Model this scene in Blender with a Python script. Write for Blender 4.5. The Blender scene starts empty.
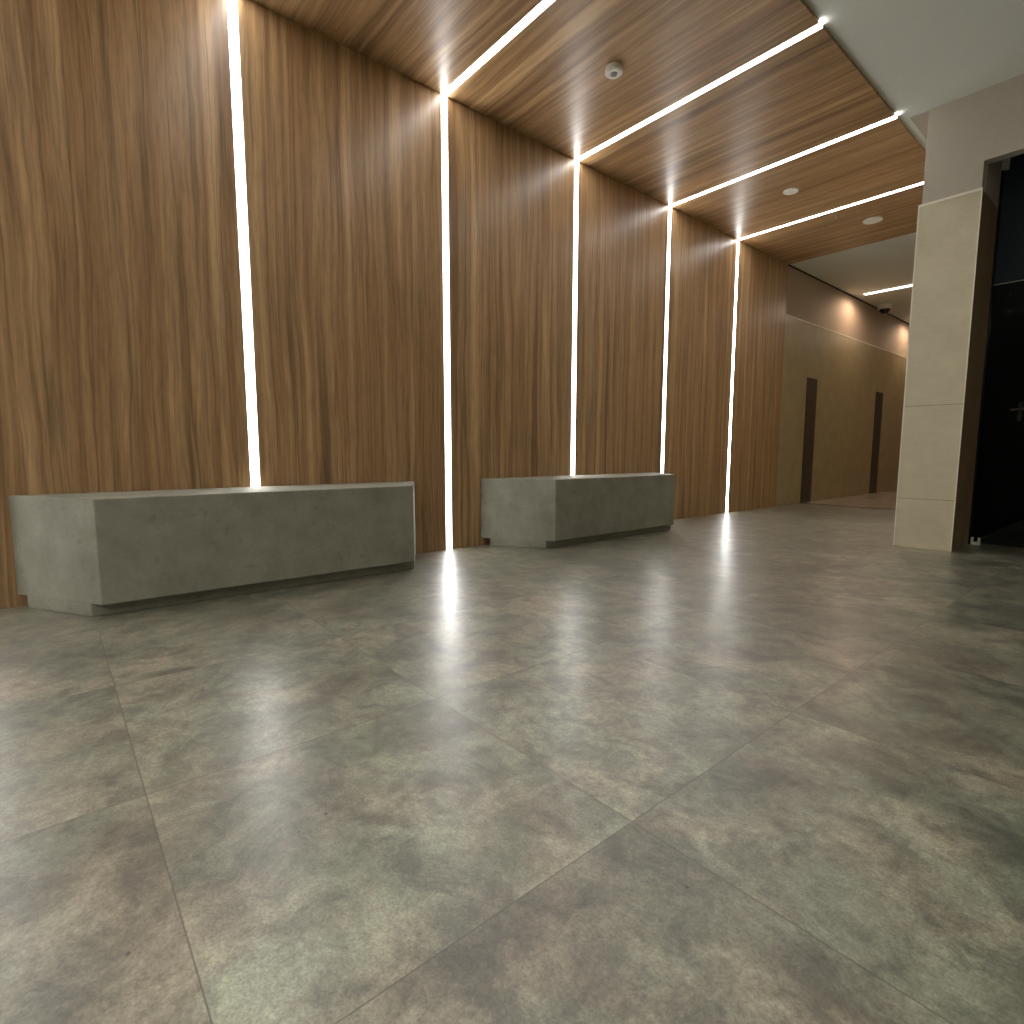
import bpy, bmesh, math
from mathutils import Vector, Matrix

S = bpy.context.scene
COL = S.collection

# ------------------------------------------------------------------ helpers
def bm_box(bm, x0, x1, y0, y1, z0, z1):
    v = [bm.verts.new(p) for p in ((x0, y0, z0), (x1, y0, z0), (x1, y1, z0), (x0, y1, z0),
                                   (x0, y0, z1), (x1, y0, z1), (x1, y1, z1), (x0, y1, z1))]
    for f in ((3, 2, 1, 0), (4, 5, 6, 7), (0, 1, 5, 4), (1, 2, 6, 5), (2, 3, 7, 6), (3, 0, 4, 7)):
        bm.faces.new([v[i] for i in f])
    return v

def bm_lathe(bm, profile, n=48, loc=(0, 0, 0)):
    rings = []
    for r, z in profile:
        if r < 1e-6:
            rings.append([bm.verts.new((loc[0], loc[1], loc[2] + z))])
        else:
            rings.append([bm.verts.new((loc[0] + r * math.cos(2 * math.pi * i / n),
                                        loc[1] + r * math.sin(2 * math.pi * i / n), loc[2] + z)) for i in range(n)])
    for a, b in zip(rings[:-1], rings[1:]):
        for i in range(n):
            j = (i + 1) % n
            if len(a) == 1 and len(b) == 1:
                continue
            if len(a) == 1:
                bm.faces.new((a[0], b[i], b[j]))
            elif len(b) == 1:
                bm.faces.new((a[i], b[0], a[j]))
            else:
                bm.faces.new((a[i], b[i], b[j], a[j]))

def bm_prism(bm, pts, z0, z1):
    lo = [bm.verts.new((x, y, z0)) for x, y in pts]
    hi = [bm.verts.new((x, y, z1)) for x, y in pts]
    n = len(pts)
    bm.faces.new(lo[::-1]); bm.faces.new(hi)
    for i in range(n):
        j = (i + 1) % n
        bm.faces.new((lo[i], lo[j], hi[j], hi[i]))

def build(name, bm, mat, parent=None, kind=None, bevel=0, seg=2, smooth=False):
    bmesh.ops.recalc_face_normals(bm, faces=bm.faces)
    me = bpy.data.meshes.new(name); bm.to_mesh(me); bm.free()
    if smooth:
        for p in me.polygons: p.use_smooth = True
    o = bpy.data.objects.new(name, me); COL.objects.link(o)
    if isinstance(mat, (list, tuple)):
        for m in mat: me.materials.append(m)
    else:
        me.materials.append(mat)
    if parent is not None: o.parent = parent
    if kind: o['kind'] = kind
    if bevel:
        b = o.modifiers.new('bevel', 'BEVEL'); b.width = bevel; b.segments = seg; b.limit_method = 'ANGLE'
    return o

def box(name, ext, mat, parent=None, kind=None, bevel=0):
    bm = bmesh.new(); bm_box(bm, *ext)
    return build(name, bm, mat, parent, kind, bevel)

def thing(name, label, cat, loc=(0, 0, 0), group=None):
    o = bpy.data.objects.new(name, None); COL.objects.link(o)
    o.empty_display_size = .1
    o.location = loc; o['label'] = label; o['category'] = cat
    if group: o['group'] = group
    return o

def tag(o, label, cat, group=None):
    o['label'] = label; o['category'] = cat
    if group: o['group'] = group
    return o

# ------------------------------------------------------------------ materials
def srgb(r, g, b):
    f = lambda c: (c / 255 / 12.92) if c / 255 <= .04045 else ((c / 255 + .055) / 1.055) ** 2.4
    return (f(r), f(g), f(b), 1)

class NT:
    def __init__(self, name):
        self.m = bpy.data.materials.new(name); self.m.use_nodes = True
        self.t = self.m.node_tree; self.bsdf = self.t.nodes['Principled BSDF']
    def n(self, typ, **kw):
        o = self.t.nodes.new(typ)
        for k, v in kw.items(): setattr(o, k, v)
        return o
    def l(self, a, b): self.t.links.new(a, b)
    def coords(self):
        return self.n('ShaderNodeTexCoord').outputs['Object']
    def mapping(self, vec, scale=(1, 1, 1), loc=(0, 0, 0)):
        m = self.n('ShaderNodeMapping'); m.inputs['Scale'].default_value = scale
        m.inputs['Location'].default_value = loc
        self.l(vec, m.inputs['Vector']); return m.outputs[0]
    def noise(self, vec, scale, detail=4, rough=.55, dist=0):
        o = self.n('ShaderNodeTexNoise'); o.inputs['Scale'].default_value = scale
        o.inputs['Detail'].default_value = detail; o.inputs['Roughness'].default_value = rough
        o.inputs['Distortion'].default_value = dist
        self.l(vec, o.inputs['Vector']); return o.outputs['Fac']
    def ramp(self, fac, stops, interp='LINEAR'):
        r = self.n('ShaderNodeValToRGB'); r.color_ramp.interpolation = interp
        e = r.color_ramp.elements
        while len(e) < len(stops): e.new(.5)
        for i, (p, c) in enumerate(stops):
            e[i].position = p; e[i].color = c if len(c) == 4 else (*c, 1)
        self.l(fac, r.inputs[0]); return r.outputs[0]
    def math(self, op, a, b=None, clamp=False):
        m = self.n('ShaderNodeMath', operation=op, use_clamp=clamp)
        for i, v in enumerate((a, b)):
            if v is None: continue
            if isinstance(v, (int, float)): m.inputs[i].default_value = v
            else: self.l(v, m.inputs[i])
        return m.outputs[0]
    def mix(self, fac, a, b, mode='MIX'):
        m = self.n('ShaderNodeMix', data_type='RGBA', blend_type=mode)
        for s, v in ((m.inputs[0], fac), (m.inputs[6], a), (m.inputs[7], b)):
            if isinstance(v, (int, float)): s.default_value = v
            elif isinstance(v, tuple): s.default_value = v
            else: self.l(v, s)
        return m.outputs[2]
    def bump(self, h, strength, dist):
        b = self.n('ShaderNodeBump'); b.inputs['Strength'].default_value = strength
        b.inputs['Distance'].default_value = dist
        self.l(h, b.inputs['Height']); self.l(b.outputs[0], self.bsdf.inputs['Normal'])
    def set(self, **kw):
        for k, v in kw.items():
            s = self.bsdf.inputs[k.replace('_', ' ')]
            if isinstance(v, (int, float, tuple)): s.default_value = v
            else: self.l(v, s)
        return self

def g(v): return (v, v, v, 1)

def plain(name, col, rough=.6, metal=0, noise=0, nscale=30, spec=.5):
    t = NT(name)
    if noise:
        f = t.noise(t.coords(), nscale, 5)
        lo = tuple(c * (1 - noise) for c in col[:3]) + (1,)
        hi = tuple(min(1, c * (1 + noise)) for c in col[:3]) + (1,)
        t.set(Base_Color=t.ramp(f, [(.3, lo), (.7, hi)]))
    else:
        t.set(Base_Color=col)
    t.set(Roughness=rough, Metallic=metal, Specular_IOR_Level=spec)
    return t.m

def wood(name, axis):
    t = NT(name); c = t.coords()
    # grain runs along `axis`; the other two axes carry the stripes
    k = .05
    sc = {'Z': (1, 1, k), 'X': (k, 1, 1)}[axis]
    sc2 = {'Z': (1, 1, .02), 'X': (.02, 1, 1)}[axis]
    warp = t.noise(t.mapping(c, {'Z': (1.6, 1.6, .5), 'X': (.5, 1.6, 1.6)}[axis]), 2.0, 2)
    w = t.math('MULTIPLY', t.math('SUBTRACT', warp, .5), .07)
    comb = t.n('ShaderNodeCombineXYZ'); t.l(w, comb.inputs[1])
    va = t.n('ShaderNodeVectorMath', operation='ADD'); t.l(c, va.inputs[0]); t.l(comb.outputs[0], va.inputs[1])
    v = va.outputs[0]
    broad = t.noise(t.mapping(v, sc2), 7.5, 3, .6)
    mid = t.noise(t.mapping(v, sc, (3, 7, 2)), 19, 5, .62)
    fine = t.noise(t.mapping(v, sc, (1, 2, 9)), 130, 3, .65)
    lines = t.noise(t.mapping(v, sc2, (5, 11, 4)), 13, 3, .5)
    base = t.ramp(broad, [(.33, srgb(136, 104, 72)), (.45, srgb(184, 150, 110)), (.54, srgb(158, 123, 86)), (.66, srgb(202, 168, 125))])
    m1 = t.mix(.75, base, t.ramp(mid, [(.32, g(.58)), (.45, g(.92)), (.58, g(1.02)), (.70, g(1.3))]), 'MULTIPLY')
    m2 = t.mix(.6, m1, t.ramp(fine, [(.34, g(.64)), (.5, g(1)), (.68, g(1.2))]), 'MULTIPLY')
    ln = t.ramp(lines, [(.45, g(1)), (.487, g(.55)), (.495, g(.55)), (.515, g(1))])
    m3 = t.mix(.62, m2, ln, 'MULTIPLY')
    hue = t.noise(t.mapping(v, sc2, (9, 1, 3)), 8, 2)
    m4 = t.mix(t.math('MULTIPLY', hue, .5), m3, t.mix(1, m3, (1.02, 1.0, .88, 1), 'MULTIPLY'))
    t.set(Base_Color=m4, Roughness=t.ramp(fine, [(.3, g(.38)), (.7, g(.33))]), Specular_IOR_Level=.5)
    t.bump(fine, .06, .001)
    return t.m

def floor_tiles():
    t = NT('floor_concrete_tile'); c = t.coords()
    sep = t.n('ShaderNodeSeparateXYZ'); t.l(c, sep.inputs[0])
    X, Y = sep.outputs[0], sep.outputs[1]
    TX, TY, OX, OY = .595, .6, 1.747, .0925
    u = t.math('DIVIDE', t.math('SUBTRACT', X, OX), TX)
    v = t.math('DIVIDE', t.math('SUBTRACT', Y, OY), TY)
    iu, iv = t.math('FLOOR', u), t.math('FLOOR', v)
    fu, fv = t.math('SUBTRACT', u, iu), t.math('SUBTRACT', v, iv)
    cell = t.n('ShaderNodeCombineXYZ'); t.l(iu, cell.inputs[0]); t.l(iv, cell.inputs[1])
    wn = t.n('ShaderNodeTexWhiteNoise', noise_dimensions='3D'); t.l(cell.outputs[0], wn.inputs['Vector'])
    off = t.n('ShaderNodeVectorMath', operation='SCALE'); t.l(wn.outputs['Color'], off.inputs[0]); off.inputs['Scale'].default_value = 30
    va = t.n('ShaderNodeVectorMath', operation='ADD'); t.l(c, va.inputs[0]); t.l(off.outputs[0], va.inputs[1])
    p = va.outputs[0]
    big = t.noise(p, 3.2, 5, .6, .6)
    med = t.noise(t.mapping(p, (1, 1, 1), (4, 9, 1)), 10, 8, .72, .5)
    fin = t.noise(t.mapping(p, (1, 1, 1), (2, 3, 7)), 55, 6, .8)
    hue = t.noise(t.mapping(p, (1, 1, 1), (8, 2, 5)), 4.0, 5, .6, .8)
    colr = t.ramp(hue, [(.38, srgb(118, 121, 104)), (.5, srgb(124, 122, 105)), (.64, srgb(133, 125, 107))])
    val = t.ramp(big, [(.36, g(.56)), (.5, g(.95)), (.64, g(1.36))])
    m = t.mix(.85, colr, val, 'MULTIPLY')
    m = t.mix(.75, m, t.ramp(med, [(.39, g(.44)), (.5, g(.98)), (.61, g(1.42))]), 'MULTIPLY')
    m = t.mix(.85, m, t.ramp(fin, [(.36, g(.66)), (.64, g(1.32))]), 'MULTIPLY')
    grit = t.noise(p, 240, 3, .7)
    m = t.mix(.7, m, t.ramp(grit, [(.36, g(.66)), (.5, g(1)), (.64, g(1.3))]), 'MULTIPLY')
    tv = t.math('ADD', t.math('MULTIPLY', wn.outputs['Value'], .12), .94)
    cv = t.n('ShaderNodeCombineXYZ')
    for i in range(3): t.l(tv, cv.inputs[i])
    m = t.mix(1, m, cv.outputs[0], 'MULTIPLY')
    # joints
    def edge(f, size):
        d = t.math('MINIMUM', f, t.math('SUBTRACT', 1, f))
        return t.math('LESS_THAN', t.math('MULTIPLY', d, size), .0011)
    j = t.math('MAXIMUM', edge(fu, TX), edge(fv, TY))
    m = t.mix(t.math('MULTIPLY', j, .7), m, srgb(62, 58, 48))
    # small dark specks trodden into the tiles
    for sx, sy, r in ((2.017, .266, .0022), (2.001, .316, .0036), (2.102, .0336, .0026), (1.919, .628, .003), (2.4765, .641, .003)):
        dist = t.n('ShaderNodeVectorMath', operation='DISTANCE'); t.l(c, dist.inputs[0]); dist.inputs[1].default_value = (sx, sy, 0)
        m = t.mix(t.math('MULTIPLY', t.math('LESS_THAN', dist.outputs['Value'], r), .85), m, srgb(40, 36, 32))
    t.set(Base_Color=m, Roughness=t.ramp(fin, [(.3, g(.42)), (.7, g(.52))]), Specular_IOR_Level=.6, Coat_Weight=.85, Coat_Roughness=.30)
    t.bump(fin, .10, .0015)
    return t.m

def concrete():
    t = NT('bench_concrete'); c = t.coords()
    a = t.noise(c, 7, 6, .6); b = t.noise(c, 70, 5, .7); d = t.noise(t.mapping(c, (1, 1, 1), (3, 1, 8)), 26, 4, .6)
    m = t.ramp(a, [(.3, srgb(130, 129, 116)), (.7, srgb(154, 152, 138))])
    m = t.mix(.5, m, t.ramp(b, [(.3, g(.82)), (.7, g(1.12))]), 'MULTIPLY')
    m = t.mix(.5, m, t.ramp(d, [(.62, g(1)), (.70, g(.62))]), 'MULTIPLY')
    t.set(Base_Color=m, Roughness=.7, Specular_IOR_Level=.35)
    t.bump(b, .15, .003)
    return t.m

def stone(name, c0, c1, rough):
    t = NT(name); c = t.coords()
    a = t.noise(c, 5, 6, .62); b = t.noise(t.mapping(c, (1, 1, 6), (0, 2, 1)), 14, 4, .6)
    m = t.ramp(a, [(.3, c0), (.7, c1)])
    m = t.mix(.4, m, t.ramp(b, [(.3, g(.88)), (.7, g(1.08))]), 'MULTIPLY')
    t.set(Base_Color=m, Roughness=rough)
    return t.m

def emit(name, col, strength):
    t = NT(name)
    t.set(Base_Color=g(.8), Emission_Color=col, Emission_Strength=strength, Roughness=.5)
    return t.m

WOOD_V = wood('oak_veneer_vertical', 'Z')
WOOD_H = wood('oak_veneer_across', 'X')
FLOOR = floor_tiles()
CONC = concrete()
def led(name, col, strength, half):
    """opal strip: bright middle, emission faded along both lips to imitate bloom"""
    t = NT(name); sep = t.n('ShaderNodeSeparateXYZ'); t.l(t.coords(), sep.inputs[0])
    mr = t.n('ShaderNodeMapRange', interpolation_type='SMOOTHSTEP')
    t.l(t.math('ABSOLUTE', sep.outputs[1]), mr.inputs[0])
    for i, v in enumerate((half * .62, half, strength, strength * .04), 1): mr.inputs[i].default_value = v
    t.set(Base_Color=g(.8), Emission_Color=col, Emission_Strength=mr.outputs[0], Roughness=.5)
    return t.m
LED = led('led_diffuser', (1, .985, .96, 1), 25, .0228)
LED_W = emit('led_diffuser_warm', (1, .90, .80, 1), 8)
WHITE = plain('ceiling_paint', srgb(218, 221, 212), .8, noise=.02, nscale=60)
PLASTER = plain('grey_plaster', srgb(186, 178, 164), .85, noise=.03, nscale=50)
BEIGE = plain('beige_plaster', srgb(168, 150, 128), .8, noise=.03, nscale=40)
TILE = stone('beige_wall_tile', srgb(198, 189, 160), srgb(213, 204, 175), .45)
TILE_HALL = stone('hall_wall_tile', srgb(158, 143, 108), srgb(176, 160, 124), .35)
POLISH = stone('polished_hall_floor', srgb(166, 152, 134), srgb(186, 172, 154), .2)
GROUT = plain('grout', srgb(120, 110, 88), .9)
TRIM = plain('pale_metal_trim', srgb(238, 233, 216), .4)
DARKT = plain('dark_threshold', srgb(30, 25, 20), .7, spec=.1)
PANEL = plain('dark_brown_panel', srgb(62, 50, 40), .4, noise=.08)
PLASTIC = plain('white_plastic', srgb(232, 228, 220), .45)
GREYP = plain('grey_lens', srgb(90, 90, 92), .3)
BLACK = plain('black_glass', srgb(10, 10, 10), .1)
DARKM = plain('dark_steel', srgb(70, 60, 56), .4, 1)
CHROME = plain('brushed_steel', srgb(170, 165, 160), .3, 1)
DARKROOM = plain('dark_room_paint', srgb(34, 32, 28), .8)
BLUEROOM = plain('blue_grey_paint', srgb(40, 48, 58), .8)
BROWNJ = stone('door_reveal_stone', srgb(140, 118, 86), srgb(158, 136, 102), .5)

def glass(name, tint):
    t = NT(name)
    t.set(Base_Color=tint, Roughness=.03, Transmission_Weight=1.0, IOR=1.10)
    return t.m
GLASS = glass('dark_door_glass', srgb(150, 156, 146))
BLUE_PANE = plain('dark_blue_pane', srgb(44, 54, 66), .5, spec=.2)  # opaque dark blue colour for the upper door pane

# ------------------------------------------------------------------ room numbers
H, HC = 2.647, 2.665            # wooden ceiling face, white ceiling
WE = 1.605                      # free edge of the wooden ceiling
YE = 6.33                       # where the wooden cladding stops
SY = [-1.473, -.353, .7675, 1.888, 2.9925, 4.1191, 5.2483]
SW = .0228                       # half width of a light line
XR, YB, YF = 6.0, -4.5, 13.0
CX0, CX1, CY = 1.733, 2.036, 4.215

# ------------------------------------------------------------------ floor
box('floor', (-.1, XR, YB, 6.905, -.1, 0), FLOOR, kind='structure')
box('floor_hallway', (-.1, CX0 + .1, 6.96, YF, -.1, 0), POLISH, kind='structure')
box('trim_1', (0, CX0, 6.905, 6.96, -.02, .001), DARKT, kind='structure')

# ------------------------------------------------------------------ ceiling: white board with the wooden canopy hung under it
ceiling = box('ceiling', (-.1, XR, YB, YF, HC, HC + .1), WHITE, kind='structure')
edges = [YB] + [y for s in SY for y in (s - SW, s + SW)] + [YE]
for a, b in zip(edges[0::2], edges[1::2]):
    box('wood_panel', (0, WE, a, b, H, HC), WOOD_H, ceiling)

# ------------------------------------------------------------------ left wall
wall_left = box('wall_left', (-.12, -.018, YB, YF, 0, HC), BEIGE, kind='structure')
for a, b in zip(edges[0::2], edges[1::2]):
    box('wood_panel', (-.018, 0, a, b, 0, HC), WOOD_V, wall_left)
box('tile_cladding', (-.018, -.004, YE, YF, 0, 2.118), TILE_HALL, wall_left)
box('ledge_trim', (-.018, 0, YE, YF, 2.118, 2.128), TRIM, wall_left)
box('shadow_gap', (-.018, -.012, YE, YF, 2.650, HC), DARKT, wall_left)

# ------------------------------------------------------------------ light lines, each running up the wall and out along the ceiling
def light_line(y, label, group=None):
    t = thing('linear_light', label, 'light', (0, y, 0), 'light lines folding from the wood wall onto the ceiling')
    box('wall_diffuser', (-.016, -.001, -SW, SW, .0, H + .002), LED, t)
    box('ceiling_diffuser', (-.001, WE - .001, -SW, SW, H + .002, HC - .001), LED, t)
    return t
for y, lab in zip(SY, (
        'white light line farthest to the left, well outside the view',
        'white light line beyond the left edge, mirrored at the left of the floor',
        'white light line on the wood wall rising behind the long near bench',
        'white light line reaching the floor between the two concrete benches',
        'white light line rising behind the near half of the far bench',
        'white light line rising behind the far end of the far bench',
        'white light line standing clear beyond the far bench, last on the wood wall')):
    light_line(y, lab)

# ------------------------------------------------------------------ concrete benches
def bench(label, y, k, pb):
    """trapezoid block with slanted ends on a plinth set back at the front and at the wall side"""
    t = thing('concrete_bench', label, 'bench', (0, y, 0), 'concrete benches along the wood wall')
    xf, xb, L, top, zb = .408, .004, 1.29, .4365, .0475
    yl = lambda x: k * (x - xf)
    yr = lambda x: L - k * (x - xf)
    bm = bmesh.new(); bm_prism(bm, [(xb, yl(xb)), (xf, yl(xf)), (xf, yr(xf)), (xb, yr(xb))], zb, top)
    build('seat_block', bm, CONC, t, bevel=.004)
    pf = .360
    bm = bmesh.new(); bm_prism(bm, [(pb, yl(pb)), (pf, yl(pf)), (pf, yr(pf)), (pb, yr(pb))], 0, zb + .002)
    build('plinth', bm, CONC, t, bevel=.003)
    return t
bench('grey concrete bench with slanted ends, the nearer and larger in view', .1145, .60, .052)
bench('grey concrete bench with slanted ends, the farther and smaller in view', 2.414, .70, .056)

# ------------------------------------------------------------------ far wall: plastered pier with tile cladding, header over the glass door
bm = bmesh.new()
bm_box(bm, CX0 + .012, CX1 - .006, CY + .012, 4.30, 0, HC)
bm_box(bm, CX0 + .012, CX0 + .15, 4.30, YF, 0, HC)
bm_box(bm, CX0 + .15, CX1 - .006, 4.30, 4.78, 0, HC)
bm_box(bm, CX1 - .006, XR, CY + .012, 4.30, 2.27, HC)
bm_box(bm, 3.6, XR, CY + .012, 4.30, 0, 2.27)
wall_far = build('wall_far', bm, PLASTER, kind='structure')
bm = bmesh.new()
zs = [0, .313, .897, 2.108]
for a, b in zip(zs[:-1], zs[1:]):
    bm_box(bm, CX0 + .004, CX1 - .004, CY, CY + .012, a + (.0015 if a else 0), b - .0015)
    bm_box(bm, CX0, CX0 + .012, CY + .004, YF, a + (.0015 if a else 0), b - .0015)
build('tile_cladding', bm, TILE, wall_far)
bm = bmesh.new(); bm_box(bm, CX0 + .006, CX1 - .006, CY + .003, CY + .012, 0, 2.106)
build('grout_bed', bm, GROUT, wall_far)
box('edge_trim', (CX0 - .002, CX0 + .004, CY - .002, CY + .004, 0, 2.11), TRIM, wall_far)
box('edge_trim', (CX1 - .004, CX1 + .002, CY - .002, CY + .004, 0, 2.11), TRIM, wall_far)
box('ledge_trim', (CX0 - .002, CX1 + .002, CY - .004, CY + .013, 2.106, 2.119), TRIM, wall_far)
# stone lining of the door reveal
box('reveal_lining', (CX1 - .006, CX1, CY + .013, 4.655, 0, 2.112), BROWNJ, wall_far)
box('reveal_plaster', (CX1 - .006, CX1 - .002, 4.30, 4.655, 2.122, HC), PLASTER, wall_far)
box('bulkhead', (1.648, CX0 + .012, CY + .012, 6.4, HC - .004, HC), PLASTER, wall_far)

# ------------------------------------------------------------------ glass door in the far wall and the unlit room behind it
door = bpy.data.objects.new('door_1', None); COL.objects.link(door)
door.location = (2.046, 4.67, 0); door['kind'] = 'structure'
bm = bmesh.new(); bm_box(bm, 0, 1.5, 0, .010, .012, 1.66)
build('glass_pane', bm, GLASS, door)
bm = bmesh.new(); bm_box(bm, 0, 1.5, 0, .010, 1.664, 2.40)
build('upper_pane', bm, BLUE_PANE, door)
box('door_seal', (-.010, .002, -.014, .016, .0, 2.42), BLACK, door)
box('pane_seam', (0, 1.5, .001, .009, 1.660, 1.664), TRIM, door)
bm = bmesh.new()
bm_box(bm, .000, .05, -.010, .020, .0, .018); bm_box(bm, .000, .014, -.010, .020, .018, .048); bm_box(bm, .036, .05, -.010, .020, .018, .048)
build('pivot_fitting', bm, PLASTIC, door, bevel=.002)
bm = bmesh.new()
bm_box(bm, -.008, .024, -.030, .022, 2.345, 2.41)
build('pivot_fitting', bm, PLASTIC, door, bevel=.003)
bm = bmesh.new(); bm_box(bm, .17, .195, -.008, 0, .80, .92)
h = build('handle_plate', bm, BLACK, door, bevel=.002)
bm = bmesh.new(); bm_box(bm, .14, .29, -.045, -.030, .865, .880); bm_box(bm, .176, .190, -.045, -.006, .865, .880)
build('door_handle', bm, DARKM, door, bevel=.003)
bm = bmesh.new()
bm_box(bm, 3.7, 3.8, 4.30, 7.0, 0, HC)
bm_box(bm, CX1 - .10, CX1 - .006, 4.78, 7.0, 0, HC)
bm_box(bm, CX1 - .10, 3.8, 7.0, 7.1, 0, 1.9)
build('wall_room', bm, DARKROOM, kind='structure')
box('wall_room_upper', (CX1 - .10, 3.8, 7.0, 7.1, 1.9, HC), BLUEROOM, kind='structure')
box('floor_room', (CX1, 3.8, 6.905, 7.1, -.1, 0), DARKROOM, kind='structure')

# ------------------------------------------------------------------ rest of the shell, out of the picture
box('wall_right', (XR, XR + .1, YB, 4.3, 0, HC), PLASTER, kind='structure')
box('wall_back', (-.1, XR + .1, YB - .1, YB, 0, HC), PLASTER, kind='structure')
box('wall_hallway_end', (-.1, CX0 + .2, YF, YF + .1, 0, HC), BEIGE, kind='structure')

# ------------------------------------------------------------------ dark panels on the hall wall
for y0, y1, lab in ((6.985, 7.272, 'tall dark brown panel on the beige hall wall, nearer to the wood cladding'),
                    (9.37, 9.67, 'tall dark brown panel on the beige hall wall, deeper in beside the pier')):
    tag(box('wall_panel', (-.004, .002, y0, y1, .0, 1.50), PANEL), lab, 'panel', 'dark panels on the hall wall')

# ------------------------------------------------------------------ ceiling devices
t = thing('smoke_detector', 'white round smoke detector standing proud of the wooden ceiling', 'smoke detector', (.78, 2.453, H))
bm = bmesh.new(); bm_lathe(bm, [(0, 0), (.040, 0), (.042, -.004), (.042, -.012), (.038, -.015), (0, -.015)])
build('mounting_base', bm, PLASTIC, t, smooth=False)
bm = bmesh.new(); bm_lathe(bm, [(.030, -.015), (.044, -.016), (.047, -.020), (.046, -.030), (.040, -.036), (.024, -.037), (.022, -.033), (0, -.033)])
build('sensor_head', bm, PLASTIC, t)
bm = bmesh.new(); bm_lathe(bm, [(0, -.0335), (.019, -.0335), (.017, -.036), (.008, -.038), (0, -.038)])
build('lens', bm, GREYP, t)

def disc(label, x, y, r, cat, name):
    t = thing(name, label, cat, (x, y, H))
    bm = bmesh.new(); bm_lathe(bm, [(0, 0), (r, 0), (r, -.004), (r * .96, -.009), (r * .86, -.010), (r * .84, -.006), (0, -.006)])
    build('rim', bm, PLASTIC, t)
    bm = bmesh.new(); bm_lathe(bm, [(0, -.0062), (r * .83, -.0062), (r * .80, -.009), (0, -.010)])
    build('face_plate', bm, PLASTIC, t)
disc('small flat white disc on the wooden ceiling before the last light line', .7695, 4.609, .056, 'ceiling disc', 'ceiling_disc')
disc('larger flat white round plate on the wooden ceiling past the last light line', .996, 5.716, .076, 'ceiling speaker', 'ceiling_speaker')
t = thing('sprinkler', 'tiny sprinkler head on the wooden ceiling beside the last light line', 'sprinkler', (.826, 5.375, H))
bm = bmesh.new(); bm_lathe(bm, [(0, 0), (.022, 0), (.020, -.004), (0, -.004)], 24)
build('collar', bm, CHROME, t)
bm = bmesh.new(); bm_lathe(bm, [(0, -.004), (.006, -.004), (.006, -.022), (.016, -.023), (.016, -.026), (0, -.026)], 24)
build('nozzle', bm, CHROME, t)

t = thing('dome_camera', 'small white dome camera on the hall ceiling near the lamp', 'camera', (.115, 9.1, HC))
bm = bmesh.new(); bm_lathe(bm, [(0, 0), (.085, 0), (.090, -.01), (.088, -.05), (.078, -.062), (0, -.062)])
build('housing', bm, PLASTIC, t)
bm = bmesh.new(); bm_lathe(bm, [(.066, -.062), (.062, -.085), (.045, -.108), (.02, -.120), (0, -.122)])
build('dome', bm, BLACK, t, smooth=True)

# ------------------------------------------------------------------ hall lamps
for y, lab in ((8.28, 'linear lamp on the hall ceiling seen left of the pier'),
               (10.6, 'linear lamp on the hall ceiling, deeper in behind the pier')):
    t = thing('hall_lamp', lab, 'lamp', (0, y, HC), 'linear lamps across the hall ceiling')
    box('housing', (.12, 1.62, -.034, .034, -.008, 0), PLASTIC, t)
    box('diffuser', (.122, 1.618, -.028, .028, -.014, -.008), LED_W, t)

def spot(name, loc, tgt, energy, col, size, blend=.6, r=.02):
    L = bpy.data.lights.new(name, 'SPOT'); L.energy = energy; L.color = col
    L.spot_size = math.radians(size); L.spot_blend = blend; L.shadow_soft_size = r
    o = bpy.data.objects.new(name, L); COL.objects.link(o); o.location = loc
    o.rotation_euler = (Vector(tgt) - Vector(loc)).to_track_quat('-Z', 'Y').to_euler()
    return o
for y in (8.15, 10.5):
    spot('hall_scallop_spot', (.26, y, HC - .03), (.2, y, 0), 21, (1, .73, .54), 174, .5, .06)  # unseen spots added to throw the warm scallops by the lamp ends

def area(name, loc, sx, sy, energy, col=(1, 1, 1)):
    L = bpy.data.lights.new(name, 'AREA'); L.shape = 'RECTANGLE'; L.size = sx; L.size_y = sy
    L.energy = energy; L.color = col
    o = bpy.data.objects.new(name, L); COL.objects.link(o); o.location = loc
    return o
# unseen fill lights added overhead, behind and beside the viewer
area('lobby_fill_light', (3.3, -2.6, HC - .03), 1.2, 1.2, 66, (1, .97, .9))
area('lobby_fill_light', (4.6, 1.6, HC - .03), .8, .8, 6.5, (1, .95, .86))
area('dark_room_fill', (2.8, 5.9, HC - .03), .4, .4, 3, (.85, 1, .9))  # dim fill added to lift the room behind the glass
lamp = area('lobby_fill_light', (2.7, -.5, HC - .03), 1.2, 1.2, 13, (1, .97, .9))
lamp.data.spread = math.radians(105)

# ------------------------------------------------------------------ world, camera, view
w = bpy.data.worlds.new('world'); S.world = w; w.use_nodes = True
w.node_tree.nodes['Background'].inputs[0].default_value = (.5, .5, .48, 1)
w.node_tree.nodes['Background'].inputs[1].default_value = .02

f, yaw, pitch, roll = 550.744, .87275, .10651, .00093
cam = bpy.data.cameras.new('camera'); cam.sensor_width = 36; cam.sensor_fit = 'HORIZONTAL'
cam.lens = f / 1024 * 36; cam.clip_start = .02
co = bpy.data.objects.new('camera', cam); COL.objects.link(co)
fw = Vector((-math.sin(yaw) * math.cos(pitch), math.cos(yaw) * math.cos(pitch), -math.sin(pitch)))
r = fw.cross(Vector((0, 0, 1))).normalized(); u = r.cross(fw)
c, s = math.cos(roll), math.sin(roll)
r2, u2 = c * r + s * u, -s * r + c * u
co.matrix_world = Matrix(((r2.x, u2.x, -fw.x, 2.861), (r2.y, u2.y, -fw.y, 0), (r2.z, u2.z, -fw.z, .6), (0, 0, 0, 1)))
S.camera = co
vs = S.view_settings
vs.view_transform = 'Standard'; vs.look = 'None'; vs.gamma = 1; vs.use_curve_mapping = False
vs.exposure = 0
